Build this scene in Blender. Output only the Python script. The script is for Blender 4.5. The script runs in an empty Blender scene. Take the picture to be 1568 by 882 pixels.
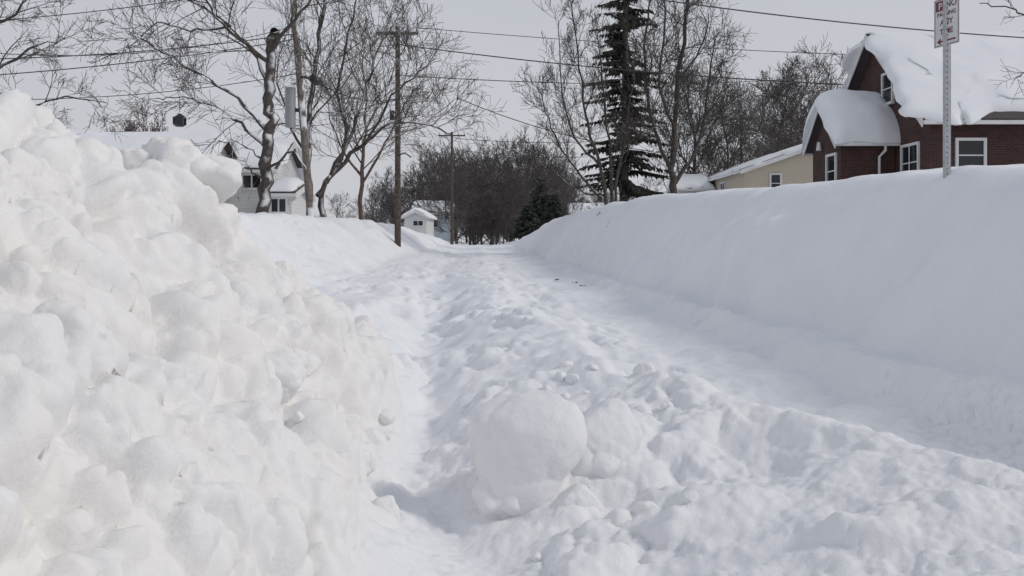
import bpy, math, random
import numpy as np
from mathutils import Vector, Matrix
E=1.5; F=1358.0; HV=365.0
sc=bpy.context.scene
def P(u,v,Y): return Vector(((u-784)/F*Y, Y, E+(HV-v)/F*Y))

# ------------------------------------------------------------ noise
def h3(ix,iy,iz,seed):
    h=(ix.astype(np.uint32)*np.uint32(374761393)+iy.astype(np.uint32)*np.uint32(668265263)+iz.astype(np.uint32)*np.uint32(2147483647)+np.uint32(seed*1274126177&0xffffffff))
    h=(h^(h>>np.uint32(13)))*np.uint32(1274126177)
    h=(h^(h>>np.uint32(15)))*np.uint32(2246822519)
    h=h^(h>>np.uint32(16))
    return h.astype(np.float64)/4294967295.0
def vnoise(p,seed=1):
    i=np.floor(p).astype(np.int64); f=p-i; f=f*f*f*(f*(f*6-15)+10)
    out=0
    for dx in (0,1):
        wx=f[:,0] if dx else 1-f[:,0]
        for dy in (0,1):
            wy=f[:,1] if dy else 1-f[:,1]
            for dz in (0,1):
                wz=f[:,2] if dz else 1-f[:,2]
                out=out+wx*wy*wz*h3(i[:,0]+dx,i[:,1]+dy,i[:,2]+dz,seed)
    return out*2-1
def fbm(p,oct=4,seed=1,gain=.5):
    a=1;s=0;q=p.copy()
    for k in range(oct):
        s=s+a*vnoise(q,seed+k); a*=gain; q=q*2.03+11.7
    return s
def blobs(p,seed=1,pw=.6,fill=.95):
    i=np.floor(p).astype(np.int64); f=p-i
    best=np.zeros(len(p))
    for dx in (-1,0,1):
        for dy in (-1,0,1):
            for dz in (-1,0,1):
                a=i[:,0]+dx;b=i[:,1]+dy;c=i[:,2]+dz
                r1=h3(a,b,c,seed); r2=h3(a,b,c,seed+7); r3=h3(a,b,c,seed+13)
                X_=dx+r1-f[:,0];Y_=dy+r2-f[:,1];Z_=dz+r3-f[:,2]
                t=r1*12.56; c_=np.cos(t);s_=np.sin(t)
                u=X_*c_+Y_*s_; v=-X_*s_+Y_*c_; w_=Z_+.4*u*(r2-.5)
                d=(np.abs(u)**3+np.abs(v*(1+.5*r3))**3+np.abs(w_)**3)**(2/3)
                sz=.45+.50*((r1*7.31)%1.0)
                best=np.maximum(best,sz*np.clip(1-d/(sz*fill)**2,0,1)**pw*(1+.35*(u*(r2-.5)+v*(r3-.5))/sz))
    return best
def sstep(a,b,x):
    t=np.clip((x-a)/(b-a),0,1); return t*t*(3-2*t)

# ------------------------------------------------------------ materials
def newmat(name):
    m=bpy.data.materials.new(name); m.use_nodes=True
    nt=m.node_tree; b=nt.nodes['Principled BSDF']; return m,nt,b
def simple(name,col,rough=.8,var=.15,scale=3.0,metal=0,bump=0.0,bscale=40):
    m,nt,b=newmat(name); N=nt.nodes;L=nt.links
    tc=N.new('ShaderNodeTexCoord'); n=N.new('ShaderNodeTexNoise'); n.inputs['Scale'].default_value=scale; n.inputs['Detail'].default_value=5
    L.new(tc.outputs['Object'],n.inputs['Vector'])
    r=N.new('ShaderNodeValToRGB'); r.color_ramp.elements[0].position=.3; r.color_ramp.elements[1].position=.7
    r.color_ramp.elements[0].color=(*[c*(1-var) for c in col],1); r.color_ramp.elements[1].color=(*[min(1,c*(1+var)) for c in col],1)
    L.new(n.outputs['Fac'],r.inputs['Fac']); L.new(r.outputs['Color'],b.inputs['Base Color'])
    b.inputs['Roughness'].default_value=rough; b.inputs['Metallic'].default_value=metal
    return m
def snowmat(name,fine=True):
    m,nt,b=newmat(name);N=nt.nodes;L=nt.links
    tc=N.new('ShaderNodeTexCoord')
    n=N.new('ShaderNodeTexNoise'); n.inputs['Scale'].default_value=1.3; n.inputs['Detail'].default_value=6
    L.new(tc.outputs['Object'],n.inputs['Vector'])
    r=N.new('ShaderNodeValToRGB'); r.color_ramp.elements[0].position=.35; r.color_ramp.elements[1].position=.7
    r.color_ramp.elements[0].color=(.785,.80,.832,1); r.color_ramp.elements[1].color=(.83,.838,.855,1)
    L.new(n.outputs['Fac'],r.inputs['Fac'])
    out=r.outputs['Color']
    if fine:
        at=N.new('ShaderNodeAttribute'); at.attribute_name='plowed'
        mx=N.new('ShaderNodeMix'); mx.data_type='RGBA'; mx.inputs[7].default_value=(.85,.81,.76,1)
        n3=N.new('ShaderNodeTexNoise'); n3.inputs['Scale'].default_value=3.0; n3.inputs['Detail'].default_value=4
        L.new(tc.outputs['Object'],n3.inputs['Vector'])
        mm=N.new('ShaderNodeMath'); mm.operation='MULTIPLY'; L.new(at.outputs['Fac'],mm.inputs[0]); L.new(n3.outputs['Fac'],mm.inputs[1])
        L.new(mm.outputs[0],mx.inputs[0]); L.new(out,mx.inputs[6]); out=mx.outputs[2]
    L.new(out,b.inputs['Base Color'])
    b.inputs['Roughness'].default_value=.75; b.inputs['Specular IOR Level'].default_value=.12
    n1=N.new('ShaderNodeTexNoise'); n1.inputs['Scale'].default_value=28; n1.inputs['Detail'].default_value=8; n1.inputs['Roughness'].default_value=.65
    L.new(tc.outputs['Object'],n1.inputs['Vector'])
    bp=N.new('ShaderNodeBump'); bp.inputs['Strength'].default_value=.4 if fine else .2; bp.inputs['Distance'].default_value=.02
    L.new(n1.outputs['Fac'],bp.inputs['Height']); L.new(bp.outputs['Normal'],b.inputs['Normal'])
    return m
def barkmat(name,col,snow=.5,lo=.45,hi=.8,nscale=1.5,thr=.5,wind=(0,0,1)):
    m,nt,b=newmat(name);N=nt.nodes;L=nt.links
    tc=N.new('ShaderNodeTexCoord'); ge=N.new('ShaderNodeNewGeometry'); dt=N.new('ShaderNodeVectorMath'); dt.operation='DOT_PRODUCT'
    wv=Vector(wind).normalized(); dt.inputs[1].default_value=wv
    L.new(ge.outputs['Normal'],dt.inputs[0])
    mr=N.new('ShaderNodeMapRange'); mr.inputs['From Min'].default_value=lo; mr.inputs['From Max'].default_value=hi
    L.new(dt.outputs['Value'],mr.inputs['Value'])
    n=N.new('ShaderNodeTexNoise'); n.inputs['Scale'].default_value=nscale; n.inputs['Detail'].default_value=3
    L.new(tc.outputs['Object'],n.inputs['Vector'])
    m1=N.new('ShaderNodeMapRange'); m1.inputs['From Min'].default_value=thr-.03; m1.inputs['From Max'].default_value=thr+.03; m1.inputs['To Max'].default_value=snow
    L.new(n.outputs['Fac'],m1.inputs['Value'])
    mu=N.new('ShaderNodeMath'); mu.operation='MULTIPLY'; L.new(mr.outputs[0],mu.inputs[0]); L.new(m1.outputs[0],mu.inputs[1])
    n2=N.new('ShaderNodeTexNoise'); n2.inputs['Scale'].default_value=9; n2.inputs['Detail'].default_value=6; L.new(tc.outputs['Object'],n2.inputs['Vector'])
    r=N.new('ShaderNodeValToRGB'); r.color_ramp.elements[0].position=.35; r.color_ramp.elements[1].position=.7
    r.color_ramp.elements[0].color=(*[c*.6 for c in col],1); r.color_ramp.elements[1].color=(*[c*1.4 for c in col],1)
    L.new(n2.outputs['Fac'],r.inputs['Fac'])
    mx=N.new('ShaderNodeMix'); mx.data_type='RGBA'; mx.inputs[7].default_value=(.82,.83,.86,1)
    L.new(mu.outputs[0],mx.inputs[0]); L.new(r.outputs['Color'],mx.inputs[6]); L.new(mx.outputs[2],b.inputs['Base Color'])
    b.inputs['Roughness'].default_value=.9
    return m
def brickmat(name):
    m,nt,b=newmat(name);N=nt.nodes;L=nt.links
    tc=N.new('ShaderNodeTexCoord'); sp=N.new('ShaderNodeSeparateXYZ'); L.new(tc.outputs['Object'],sp.inputs[0])
    ad=N.new('ShaderNodeMath'); L.new(sp.outputs['X'],ad.inputs[0]); L.new(sp.outputs['Y'],ad.inputs[1])
    cb=N.new('ShaderNodeCombineXYZ'); L.new(ad.outputs[0],cb.inputs['X']); L.new(sp.outputs['Z'],cb.inputs['Y'])
    br=N.new('ShaderNodeTexBrick'); br.inputs['Scale'].default_value=1; br.inputs['Brick Width'].default_value=.22; br.inputs['Row Height'].default_value=.075
    br.inputs['Mortar Size'].default_value=.008; br.inputs['Color1'].default_value=(.080,.027,.022,1); br.inputs['Color2'].default_value=(.040,.018,.016,1); br.inputs['Mortar'].default_value=(.09,.07,.062,1)
    L.new(cb.outputs[0],br.inputs['Vector'])
    n=N.new('ShaderNodeTexNoise'); n.inputs['Scale'].default_value=1.2; n.inputs['Detail'].default_value=6; L.new(tc.outputs['Object'],n.inputs['Vector'])
    hs=N.new('ShaderNodeHueSaturation'); mr=N.new('ShaderNodeMapRange'); mr.inputs['To Min'].default_value=.55; mr.inputs['To Max'].default_value=1.35
    L.new(n.outputs['Fac'],mr.inputs['Value']); L.new(mr.outputs[0],hs.inputs['Value']); L.new(br.outputs['Color'],hs.inputs['Color']); L.new(hs.outputs[0],b.inputs['Base Color'])
    b.inputs['Roughness'].default_value=.9
    return m
def sidingmat(name,col,pitch=.15):
    m,nt,b=newmat(name);N=nt.nodes;L=nt.links
    tc=N.new('ShaderNodeTexCoord'); sp=N.new('ShaderNodeSeparateXYZ'); L.new(tc.outputs['Object'],sp.inputs[0])
    mo=N.new('ShaderNodeMath'); mo.operation='MODULO'; mo.inputs[1].default_value=pitch
    ad=N.new('ShaderNodeMath'); ad.inputs[1].default_value=50*pitch; L.new(sp.outputs['Z'],ad.inputs[0]); L.new(ad.outputs[0],mo.inputs[0])
    mr=N.new('ShaderNodeMapRange'); mr.inputs['From Max'].default_value=pitch*.25; mr.inputs['To Min'].default_value=.6; L.new(mo.outputs[0],mr.inputs['Value'])
    mx=N.new('ShaderNodeMix'); mx.data_type='RGBA'; mx.inputs[6].default_value=(*[c*.55 for c in col],1); mx.inputs[7].default_value=(*col,1)
    L.new(mr.outputs[0],mx.inputs[0]); L.new(mx.outputs[2],b.inputs['Base Color']); b.inputs['Roughness'].default_value=.6
    return m
M_snow=snowmat('snow'); M_snow2=snowmat('roof_snow',False)
M_bark=barkmat('bark',(.075,.062,.055),.95,.50,.75,1.8,.51,(.35,-.55,.75))
M_barkd=barkmat('bark_dark',(.070,.058,.052),.85,.55,.8,1.2,.57,(.2,-.3,.9))
M_bark2=barkmat('bark_far',(.095,.082,.078),.4,.5,.8,1.0,.55)
M_barkr=barkmat('bark_reddish',(.13,.085,.07),.3,.5,.8,1,.6)
M_needle=barkmat('needles',(.038,.041,.030),.8,.75,.95,1.6,.56)
M_brick=brickmat('red_brick'); M_white=simple('white_trim',(.70,.70,.70),.5,.05)
M_tan=sidingmat('tan_siding',(.52,.46,.36)); M_grey=sidingmat('weathered_white_siding',(.68,.68,.68)); M_blue=sidingmat('pale_blue_siding',(.50,.57,.64)); M_wsid=sidingmat('white_siding',(.66,.66,.64))
M_shing=simple('shingle',(.07,.06,.06),.9,.3,20); M_pole=barkmat('weathered_pole_wood',(.09,.07,.058),.6,.5,.9,2,.5)
M_pole2=barkmat('snow_plastered_pole_wood',(.17,.145,.125),.9,.4,.65,1.4,.50,(.5,-.8,.2))
M_glass=simple('window_glass',(.02,.023,.028),.08,.3,1.5); M_dark=simple('dark_metal',(.03,.03,.033),.45,.2)
M_galv=simple('galvanised_steel',(.46,.47,.48),.5,.15,25,.3); M_red=simple('maroon_sign_paint',(.13,.030,.035),.5,.05); M_sign=simple('white_sign_sheeting',(.58,.58,.59),.45,.06,8)
M_wire=simple('cable',(.035,.035,.04),.6,.1); M_trans=simple('grey_paint_metal',(.30,.31,.32),.5,.15); M_leaf=simple('dead_leaf',(.06,.04,.025),.9,.3)
M_ever=simple('evergreen_needles',(.035,.046,.035),.9,.4,2)

# ------------------------------------------------------------ object helpers
def empty(name,loc):
    o=bpy.data.objects.new(name,None); o.location=loc; o.empty_display_size=.2; sc.collection.objects.link(o); return o
def par(o,p):
    if p is not None:
        o.parent=p; o.matrix_parent_inverse=Matrix.Translation(-Vector(p.location))
def meshobj(name,V,Fc,mat,parent=None,smooth=False):
    me=bpy.data.meshes.new(name); me.from_pydata([tuple(v) for v in V],[],Fc); me.update()
    if smooth: me.polygons.foreach_set('use_smooth',[True]*len(me.polygons))
    if mat: me.materials.append(mat)
    o=bpy.data.objects.new(name,me); sc.collection.objects.link(o); par(o,parent); return o
def box(name,x0,x1,y0,y1,z0,z1,mat,parent=None,bev=0):
    V=[(x0,y0,z0),(x1,y0,z0),(x1,y1,z0),(x0,y1,z0),(x0,y0,z1),(x1,y0,z1),(x1,y1,z1),(x0,y1,z1)]
    Fc=[(0,3,2,1),(4,5,6,7),(0,1,5,4),(1,2,6,5),(2,3,7,6),(3,0,4,7)]
    o=meshobj(name,V,Fc,mat,parent)
    return o
class Tubes:
    def __init__(s): s.V=[];s.F=[]
    def add(s,pts,rad,n=5,cap=False):
        base=len(s.V); N=len(pts)
        for i in range(N):
            d=(pts[min(i+1,N-1)]-pts[max(i-1,0)])
            if d.length<1e-9: d=Vector((0,0,1))
            d.normalize()
            ref=Vector((1,0,0)) if abs(d.x)<.8 else Vector((0,1,0))
            a=d.cross(ref).normalized(); b=d.cross(a)
            for k in range(n):
                t=2*math.pi*k/n
                q=pts[i]+(a*math.cos(t)+b*math.sin(t))*rad[i]
                s.V.append((q.x,q.y,q.z))
        for i in range(N-1):
            for k in range(n):
                a0=base+i*n+k;a1=base+i*n+(k+1)%n
                s.F.append((a0,a1,a1+n,a0+n))
        if cap:
            s.F.append(tuple(base+k for k in range(n))[::-1]); s.F.append(tuple(base+(N-1)*n+k for k in range(n)))
    def obj(s,name,mat,parent=None,smooth=True): return meshobj(name,s.V,s.F,mat,parent,smooth)
def cyl(name,p0,p1,r0,r1,mat,parent=None,n=14):
    T=Tubes();T.add([Vector(p0),(Vector(p0)+Vector(p1))/2,Vector(p1)],[r0,(r0+r1)/2,r1],n,True)
    return T.obj(name,mat,parent,False)

# ------------------------------------------------------------ terrain
ST=[-40,1,3.4,5,6.3,7.5,9,12,17,25,37,55,85,130,400]
pileS=[(-60,.6),(-9,.75),(-3.0,.70),(-2.0,.25),(-1.25,-.45),(-.85,-.90),(-.48,-1.34),(-.10,-1.52),(.25,-1.42)]
K={
-40:pileS+[(1.6,-1.2),(2.6,-1.2),(3.6,-.9),(4.0,-.2),(4.5,.40),(6.4,.5),(60,.5)],
1:pileS+[(1.6,-1.2),(2.6,-1.2),(3.6,-.9),(4.0,-.2),(4.5,.35),(6.4,.5),(60,.5)],
3.4:pileS+[(2.5,-1.06),(2.9,-1.20),(3.55,-.88),(3.95,-.2),(4.5,.42),(6.4,.5),(60,.6)],
5:[(-60,.6),(-9,.6),(-2.7,.47),(-1.95,.40),(-1.38,-.30),(-.96,-.85),(-.60,-1.34),(-.26,-1.52),(.10,-1.42),(1.95,-.97),(2.6,-1.19),(3.45,-.88),(3.9,-.2),(4.5,.46),(6.4,.52),(60,.7)],
6.3:[(-60,.6),(-9,.5),(-2.6,.38),(-1.85,.28),(-1.45,-.18),(-.98,-.56),(-.58,-1.20),(-.26,-1.48),(.12,-1.28),(1.4,-.92),(2.2,-1.18),(3.35,-.88),(3.85,-.15),(4.45,.54),(6.4,.60),(60,.8)],
7.5:[(-60,.6),(-9,.4),(-3.2,.12),(-2.3,-.1),(-1.6,-.48),(-1.0,-.70),(-.65,-1.10),(-.32,-1.40),(.10,-1.14),(1.1,-.88),(2.0,-1.16),(3.3,-.88),(3.8,-.1),(4.42,.63),(6.4,.68),(60,.9)],
9:[(-60,.6),(-9,.4),(-4.2,.22),(-3.2,-.35),(-2.4,-.85),(-1.3,-.84),(-.8,-1.03),(-.38,-1.34),(.05,-1.08),(.9,-.87),(1.75,-1.14),(3.25,-.88),(3.75,-.1),(4.4,.70),(6.4,.76),(60,1.0)],
12:[(-60,.6),(-9,.45),(-4.5,.34),(-3.5,-.35),(-2.6,-.90),(-1.4,-.86),(-.95,-1.0),(-.5,-1.22),(0,-1.04),(.7,-.87),(1.55,-1.12),(3.2,-.88),(3.7,-.05),(4.45,.78),(6.4,.86),(60,1.1)],
17:[(-60,.7),(-9,.52),(-4.7,.46),(-3.9,-.15),(-2.8,-.84),(-1.6,-.88),(-1.2,-.98),(-.8,-1.12),(-.3,-1.0),(.5,-.88),(1.4,-1.08),(3.2,-.88),(3.8,.1),(4.8,.95),(6.4,1.02),(60,1.2)],
25:[(-60,.9),(-9,.7),(-4.9,.62),(-4.0,.05),(-2.9,-.78),(-1.8,-.86),(-1.4,-.92),(-1.0,-1.02),(-.5,-.95),(.4,-.86),(1.3,-1.02),(3.1,-.88),(3.7,.3),(4.7,1.2),(6.4,1.25),(60,1.4)],
37:[(-60,1),(-9,.85),(-4.9,.80),(-3.9,.15),(-2.9,-.66),(-1.8,-.80),(-1.4,-.86),(-1.0,-.94),(-.5,-.87),(.4,-.82),(1.3,-.94),(3.0,-.82),(3.7,.4),(4.7,1.30),(6.4,1.4),(60,1.5)],
55:[(-60,1),(-9,.9),(-4.8,.78),(-3.6,.1),(-2.8,-.55),(-1.8,-.72),(-1.4,-.76),(-1.0,-.82),(-.5,-.78),(.4,-.74),(1.3,-.82),(3.0,-.68),(3.7,.3),(4.7,1.15),(6.4,1.3),(60,1.5)],
85:[(-60,.5),(-9,.4),(-4.6,.3),(-3.4,-.1),(-2.8,-.45),(-1.8,-.60),(-1.4,-.64),(-1.0,-.68),(-.5,-.66),(.4,-.62),(1.3,-.66),(3.0,-.56),(3.7,-.3),(4.7,-.0),(6.4,.2),(60,.8)],
130:[(-60,0),(-9,-.3),(-4.2,-.5),(-3.4,-.7),(-2.8,-.9),(-1.8,-.95),(-1.4,-1.0),(-1.0,-1.0),(-.5,-1.0),(.4,-1),(1.3,-1.0),(3.0,-1),(3.7,-.9),(4.7,-.7),(6.4,-.5),(60,0)],
400:[(-60,-.5),(-9,-1),(-4.2,-1),(-3.4,-1),(-2.8,-1),(-1.8,-1),(-1.4,-1.0),(-1.0,-1.0),(-.5,-1.0),(.4,-1),(1.3,-1.0),(3.0,-1),(3.7,-1),(4.7,-1),(6.4,-1),(60,-.5)],
}
for y_ in K:
    k=list(K[y_]); sA,zA=k[11]; sR,zR=k[10]; sB,zB=k[9]
    g=min(.45,(sA-sR)*.4)
    k[11]=(sA,zA-.06)
    k.insert(11,(sA-g,zA+.05)); k.insert(11,(sA-g-.14,zA+.03-(zA-zR)*.8))
    k.insert(10,(sB+.22,zB-(zB-zR)*.75)); K[y_]=k
KS=np.array([[k[0] for k in K[y]] for y in ST]); KZ=np.array([[k[1] for k in K[y]] for y in ST])
STa=np.array(ST,float)
def rowprof(Y,X):
    ks=np.array([np.interp(Y,STa,KS[:,j]) for j in range(KS.shape[1])]); kz=np.array([np.interp(Y,STa,KZ[:,j]) for j in range(KZ.shape[1])])
    ks=np.maximum.accumulate(ks)
    s=X+.04*Y+.05*math.sin(Y*1.1)+.035*math.sin(Y*2.7+1)
    g=np.stack([X,np.full(len(X),float(Y)),np.zeros(len(X))],-1)
    f_=min(1,max(0,(Y-2)/4))*(1-.75*np.clip((s-3.6)/.6,0,1))
    s=s+(vnoise(g*np.array([.9,.55,1]),201)*.22+vnoise(g*2.2,202)*.10+vnoise(g*4.5,203)*.035)*f_
    z=0
    taps=(-.22,-.15,-.07,0,.07,.15,.22)
    w=.42+.58*np.clip((s-3.2)/.6,0,1)
    for t in taps: z=z+np.interp(s+t*w,ks,kz)
    return z/len(taps)
BUMPS=[ # X,Y,rx,ry,h,power
 (.20,5.0,.50,.36,.20,3),(.74,5.35,.35,.3,.08,2),
 (.92,4.15,.28,.20,.12,3),(1.28,4.7,.40,.26,-.16,2),(.30,3.75,.20,.14,.08,3),(.62,3.5,.25,.2,-.10,2),
 (-2.75,4.45,.50,.5,.20,2.5),(-2.03,5.65,.36,.32,.20,4),
 (-1.35,3.0,.3,.3,.08,3),(1.6,3.6,.4,.25,.06,2),(4.1,8.32,.20,.20,.07,2),
 (-1.1,8.6,.4,.5,.12,3),(-1.6,10.5,.5,.6,.10,3),(-.4,13.5,.45,.9,.12,3),(-.7,18.5,.5,1.2,.12,3)]
def bumpsz(X,Y):
    z=0
    for bx,by,rx,ry,h,pw in BUMPS:
        d=np.sqrt(((X-bx)/rx)**2+((Y-by)/ry)**2)
        z=z+h*np.exp(-(d**pw)*.9)
    return z
def hz(x,y):
    return float(rowprof(y,np.array([x]))[0]+bumpsz(np.array([x]),y)[0])+E
rows=[];y=-40.0
while y<1600:
    rows.append(y)
    if y<-1: y+=max(.1,-y*.1)
    elif y<1.2: y+=.03
    elif y<12: y+=.0029*(y+1.0)
    elif y<40: y+=.006*y
    else: y+=.012*y
rows=np.array(rows)
t=[0.0]
while t[-1]<.74: t.append(t[-1]+.0025)
while t[-1]<15: t.append(t[-1]+.0025+(t[-1]-.738)*.08)
t=np.array(t); t=np.concatenate([-t[:0:-1],t])
nr,nc=len(rows),len(t)
X=np.zeros((nr,nc));Z=np.zeros((nr,nc))
for i,yy in enumerate(rows):
    W=max(yy+1,2.2); X[i]=t*W; Z[i]=rowprof(yy,X[i])
Yg=np.repeat(rows[:,None],nc,1)
near=(rows>0)&(rows<24)
Z[near]+=bumpsz(X[near],Yg[near])
S=X+.04*Yg
pts=np.stack([X,Yg,Z],-1)
dr=np.gradient(pts,axis=0);dc=np.gradient(pts,axis=1)
nm=np.cross(dc,dr); nm/=np.linalg.norm(nm,axis=-1,keepdims=True)+1e-12
p=pts.reshape(-1,3); n=nm.reshape(-1,3); s=S.reshape(-1); yv=p[:,1]
foot=np.interp(yv,[1,3.4,5,6.3,7.5,9],[-.4,-.35,-.50,-.5,-.6,-1.6])
pile=sstep(foot+.06,foot-.3,s)*sstep(9.2,7.6,yv)
bank=sstep(2.9,3.5,s+.15*vnoise(p*1.5,5))
lbank=sstep(-2.5,-3.2,s)*(1-pile)*sstep(7,9,yv)
road=np.clip(1-pile-bank-lbank,0,1)*sstep(-3,-0,yv+2)
tc_=np.interp(yv,[1,3.4,5,6.3,7.5,9,12,17,25],[-.1,-.1,-.26,-.28,-.32,-.38,-.5,-.8,-1.0])
trench=np.exp(-((s-tc_)/.24)**2)
road=road*(1-.35*trench*sstep(14,8,yv))
fg=road*sstep(8.5,4.5,yv)
smoothzone=np.maximum(sstep(.95,2.0,s)*.8*sstep(2.6,4.2,yv)*(1-.7*np.exp(-((s-2.85)/.3)**2)),.45*sstep(1.0,1.8,s)*sstep(5,3.5,yv))
D=np.zeros(len(p))
farfade=np.clip(sstep(300,60,yv),0,1)
wp=p+np.stack([vnoise(p*2.7,21),vnoise(p*2.7,22),vnoise(p*2.7,23)],-1)*.12
wp2=p+np.stack([fbm(p*8,2,31),fbm(p*8,2,34),fbm(p*8,2,37)],-1)*.035
D+=fbm(p*1.1,3,3)*(pile*.08+road*.03+bank*.03+lbank*.05)*farfade
D+=fbm(p*np.array([.35,.35,.35]),2,77)*bank*.06*farfade
def bl(mask,q,size,amp,seed,pw=.6,fill=.95,mean=.35):
    m=(mask>.01)
    if not m.any(): return
    D[m]+=(blobs(q[m]/size+seed*.37,seed,pw,fill)-mean)*amp*mask[m]
big=pile*(yv<10)
clump=sstep(-.45,.2,vnoise(p*1.7,55)); cl2=sstep(-.35,.25,vnoise(p*3.1,56))
bl(big,wp,.44,.19,101,.5,.9)
bl(big*(.35+.65*clump),wp,.25,.15,102,.42,.85)
bl(big*(.35+.65*cl2),wp2,.13,.080,103,.42,.85)
bl(big*(.3+.7*(1-clump)),wp2,.07,.032,104,.5,.85)
bl(big*(.2+.8*(1-cl2)),wp2,.04,.013,105,.5,.85)
clr=sstep(-.25,.45,vnoise(p*np.array([1.9,1.2,1]),60))*(1-smoothzone)
fgs=fg*(1-.5*smoothzone)
bl(fgs*(.25+.75*clr),wp,.34,.095,111,.45,.8)
bl(fgs*(.2+.8*clr),wp2,.14,.036,112,.5,.8)
bl(fgs*(.2+.8*sstep(-.2,.3,vnoise(p*2.3,66))),wp2,.06,.013,115,.5,.8)
m3=road*(yv<60)*(.25+.75*clr)*(1-.4*smoothzone)
bl(m3*sstep(4.5,8,yv),wp,.38,.12,113,.45,.8)
bl(m3*(yv<26)*sstep(3,6,yv),wp2,.18,.055,114,.45,.8)
bl(road*(yv<16)*(.3+.7*clr),wp2,.08,.012,116,.5,.8)
bl(lbank*(yv<45)*sstep(-.1,.4,vnoise(p*.9,61)),wp,.30,.09,117,.5,.8)
D+=fbm(p*6,4,9,.55)*(pile*.012+fg*.009+road*.009+bank*.0030+lbank*.006)*(yv<60)
D+=fbm(p*30,2,19)*(pile*.0035+fg*.003)*(yv<7)
D+=-np.clip(vnoise(np.stack([s*2.6,yv*1.7,yv*0],-1),71)-.1,0,1)*.13*road*(1-smoothzone)*sstep(4.5,7,yv)*farfade
k_=np.maximum(pile*.85,road*.6)[:,None]
dirn=n*k_+np.array([0,0,1])*(1-k_)
q=p+dirn*D[:,None]; q[:,2]+=E
me=bpy.data.meshes.new('snow_covered_ground')
nv=nr*nc; me.vertices.add(nv); me.vertices.foreach_set('co',q.astype(np.float32).ravel())
idx=np.arange(nv).reshape(nr,nc)
quads=np.stack([idx[:-1,:-1],idx[:-1,1:],idx[1:,1:],idx[1:,:-1]],-1).reshape(-1,4)
nf=len(quads); me.loops.add(nf*4); me.loops.foreach_set('vertex_index',quads.astype(np.int32).ravel())
me.polygons.add(nf); me.polygons.foreach_set('loop_start',np.arange(0,nf*4,4,dtype=np.int32)); me.polygons.foreach_set('use_smooth',np.ones(nf,bool))
me.update(calc_edges=True)
at=me.attributes.new('plowed','FLOAT','POINT'); at.data.foreach_set('value',(pile*.9+fg*.2).astype(np.float32))
me.materials.append(M_snow)
ground=bpy.data.objects.new('snow_covered_ground',me); sc.collection.objects.link(ground)

# loose snow chunks: boulders of plowed snow
def surf(x,yy):
    i=int(np.clip(np.searchsorted(rows,yy),0,nr-1)); j=int(np.argmin(np.abs(X[i]-x)))
    return float(q[i*nc+j,2])
chunks=empty('snow_chunks',(0,5,.5))
import bmesh
def unit(sub):
    bm=bmesh.new(); bmesh.ops.create_icosphere(bm,subdivisions=sub,radius=1); V=np.array([v.co[:] for v in bm.verts]); Fs=[tuple(v.index for v in f.verts) for f in bm.faces]; bm.free(); return V,Fs
U4=unit(4);U6=unit(6)
def chunk(x,yy,z,rx,ry,rz,seed,hi=False,rot=0.0,tilt=0.0,warm=.3,rough_=1.0):
    V,Fs=(U6 if hi else U4)
    rr=random.Random(seed)
    d=V.copy()
    r=np.ones(len(d))
    for k in range(12):
        nn=Vector((rr.gauss(0,1),rr.gauss(0,1),rr.gauss(0,1))).normalized(); h=rr.uniform(.60,.92)
        c=d@np.array(nn[:]); lim=np.where(c>.05,h/np.maximum(c,.05),9)
        r=-np.log(np.exp(-11*r)+np.exp(-11*lim))/11
    pos=d*r[:,None]; sc_=np.array([rx,ry,rz]); w_=pos*sc_+np.array([x,yy,z])+seed*1.3
    m_=float(min(rx,rz))
    disp=((blobs(w_/(.9*m_),seed,.6,.9)-.35)*.16+fbm(w_/(.7*m_),2,seed)*.06+fbm(w_/(.22*m_),2,seed+5)*.018)*rough_
    pos=pos+d*disp[:,None]; pos=pos*sc_
    c,s_=math.cos(rot),math.sin(rot); ct,st=math.cos(tilt),math.sin(tilt)
    pos=np.stack([pos[:,0]*ct-pos[:,2]*st,pos[:,1],pos[:,0]*st+pos[:,2]*ct],-1)
    pos=np.stack([pos[:,0]*c-pos[:,1]*s_,pos[:,0]*s_+pos[:,1]*c,pos[:,2]],-1)+np.array([x,yy,z])
    o=meshobj('snow_chunk',pos.tolist(),Fs,M_snow,chunks,True)
    a=o.data.attributes.new('plowed','FLOAT','POINT'); a.data.foreach_set('value',np.full(len(pos),warm,np.float32))
chunk(.12,4.78,E-1.15,.44,.32,.42,5,True,.3,.1)
chunk(.50,4.92,E-1.18,.30,.26,.30,6,True,.8,-.2)
chunk(-.06,4.58,E-1.36,.17,.15,.15,8,True,.8,-.2)
chunk(.30,4.50,E-1.38,.18,.14,.13,9,True,.2,.2)
for (x,yy,r,sd,w_) in ((-1.13,4.0,.19,21,.7),(-1.45,4.55,.13,22,.7),(-.80,3.55,.11,23,.7),(-1.30,5.3,.15,25,.7),(-1.95,5.55,.24,26,.8),(-1.62,5.95,.15,27,.7),(-.62,4.3,.10,32,.5),(-.85,4.75,.12,34,.6)):
    chunk(x,yy,surf(x,yy)-r*.10,r*1.15,r,r*.95,sd,True,sd*.7,(sd%5-2)*.15,w_)
rr=random.Random(77)
for k in range(40):
    if k%2: yy=rr.uniform(3.2,7.5); x=rr.uniform(-2.4,-.55)-.04*yy+.1; w_=.7
    else: yy=rr.uniform(3.2,7.5); x=rr.uniform(-.1,1.0); w_=.25
    r=rr.choice((.03,.04,.05,.06,.075))
    chunk(x,yy,surf(x,yy),r*1.2,r,r*.9,100+k,False,k*.7,rr.uniform(-.4,.4),w_,.7)

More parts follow.
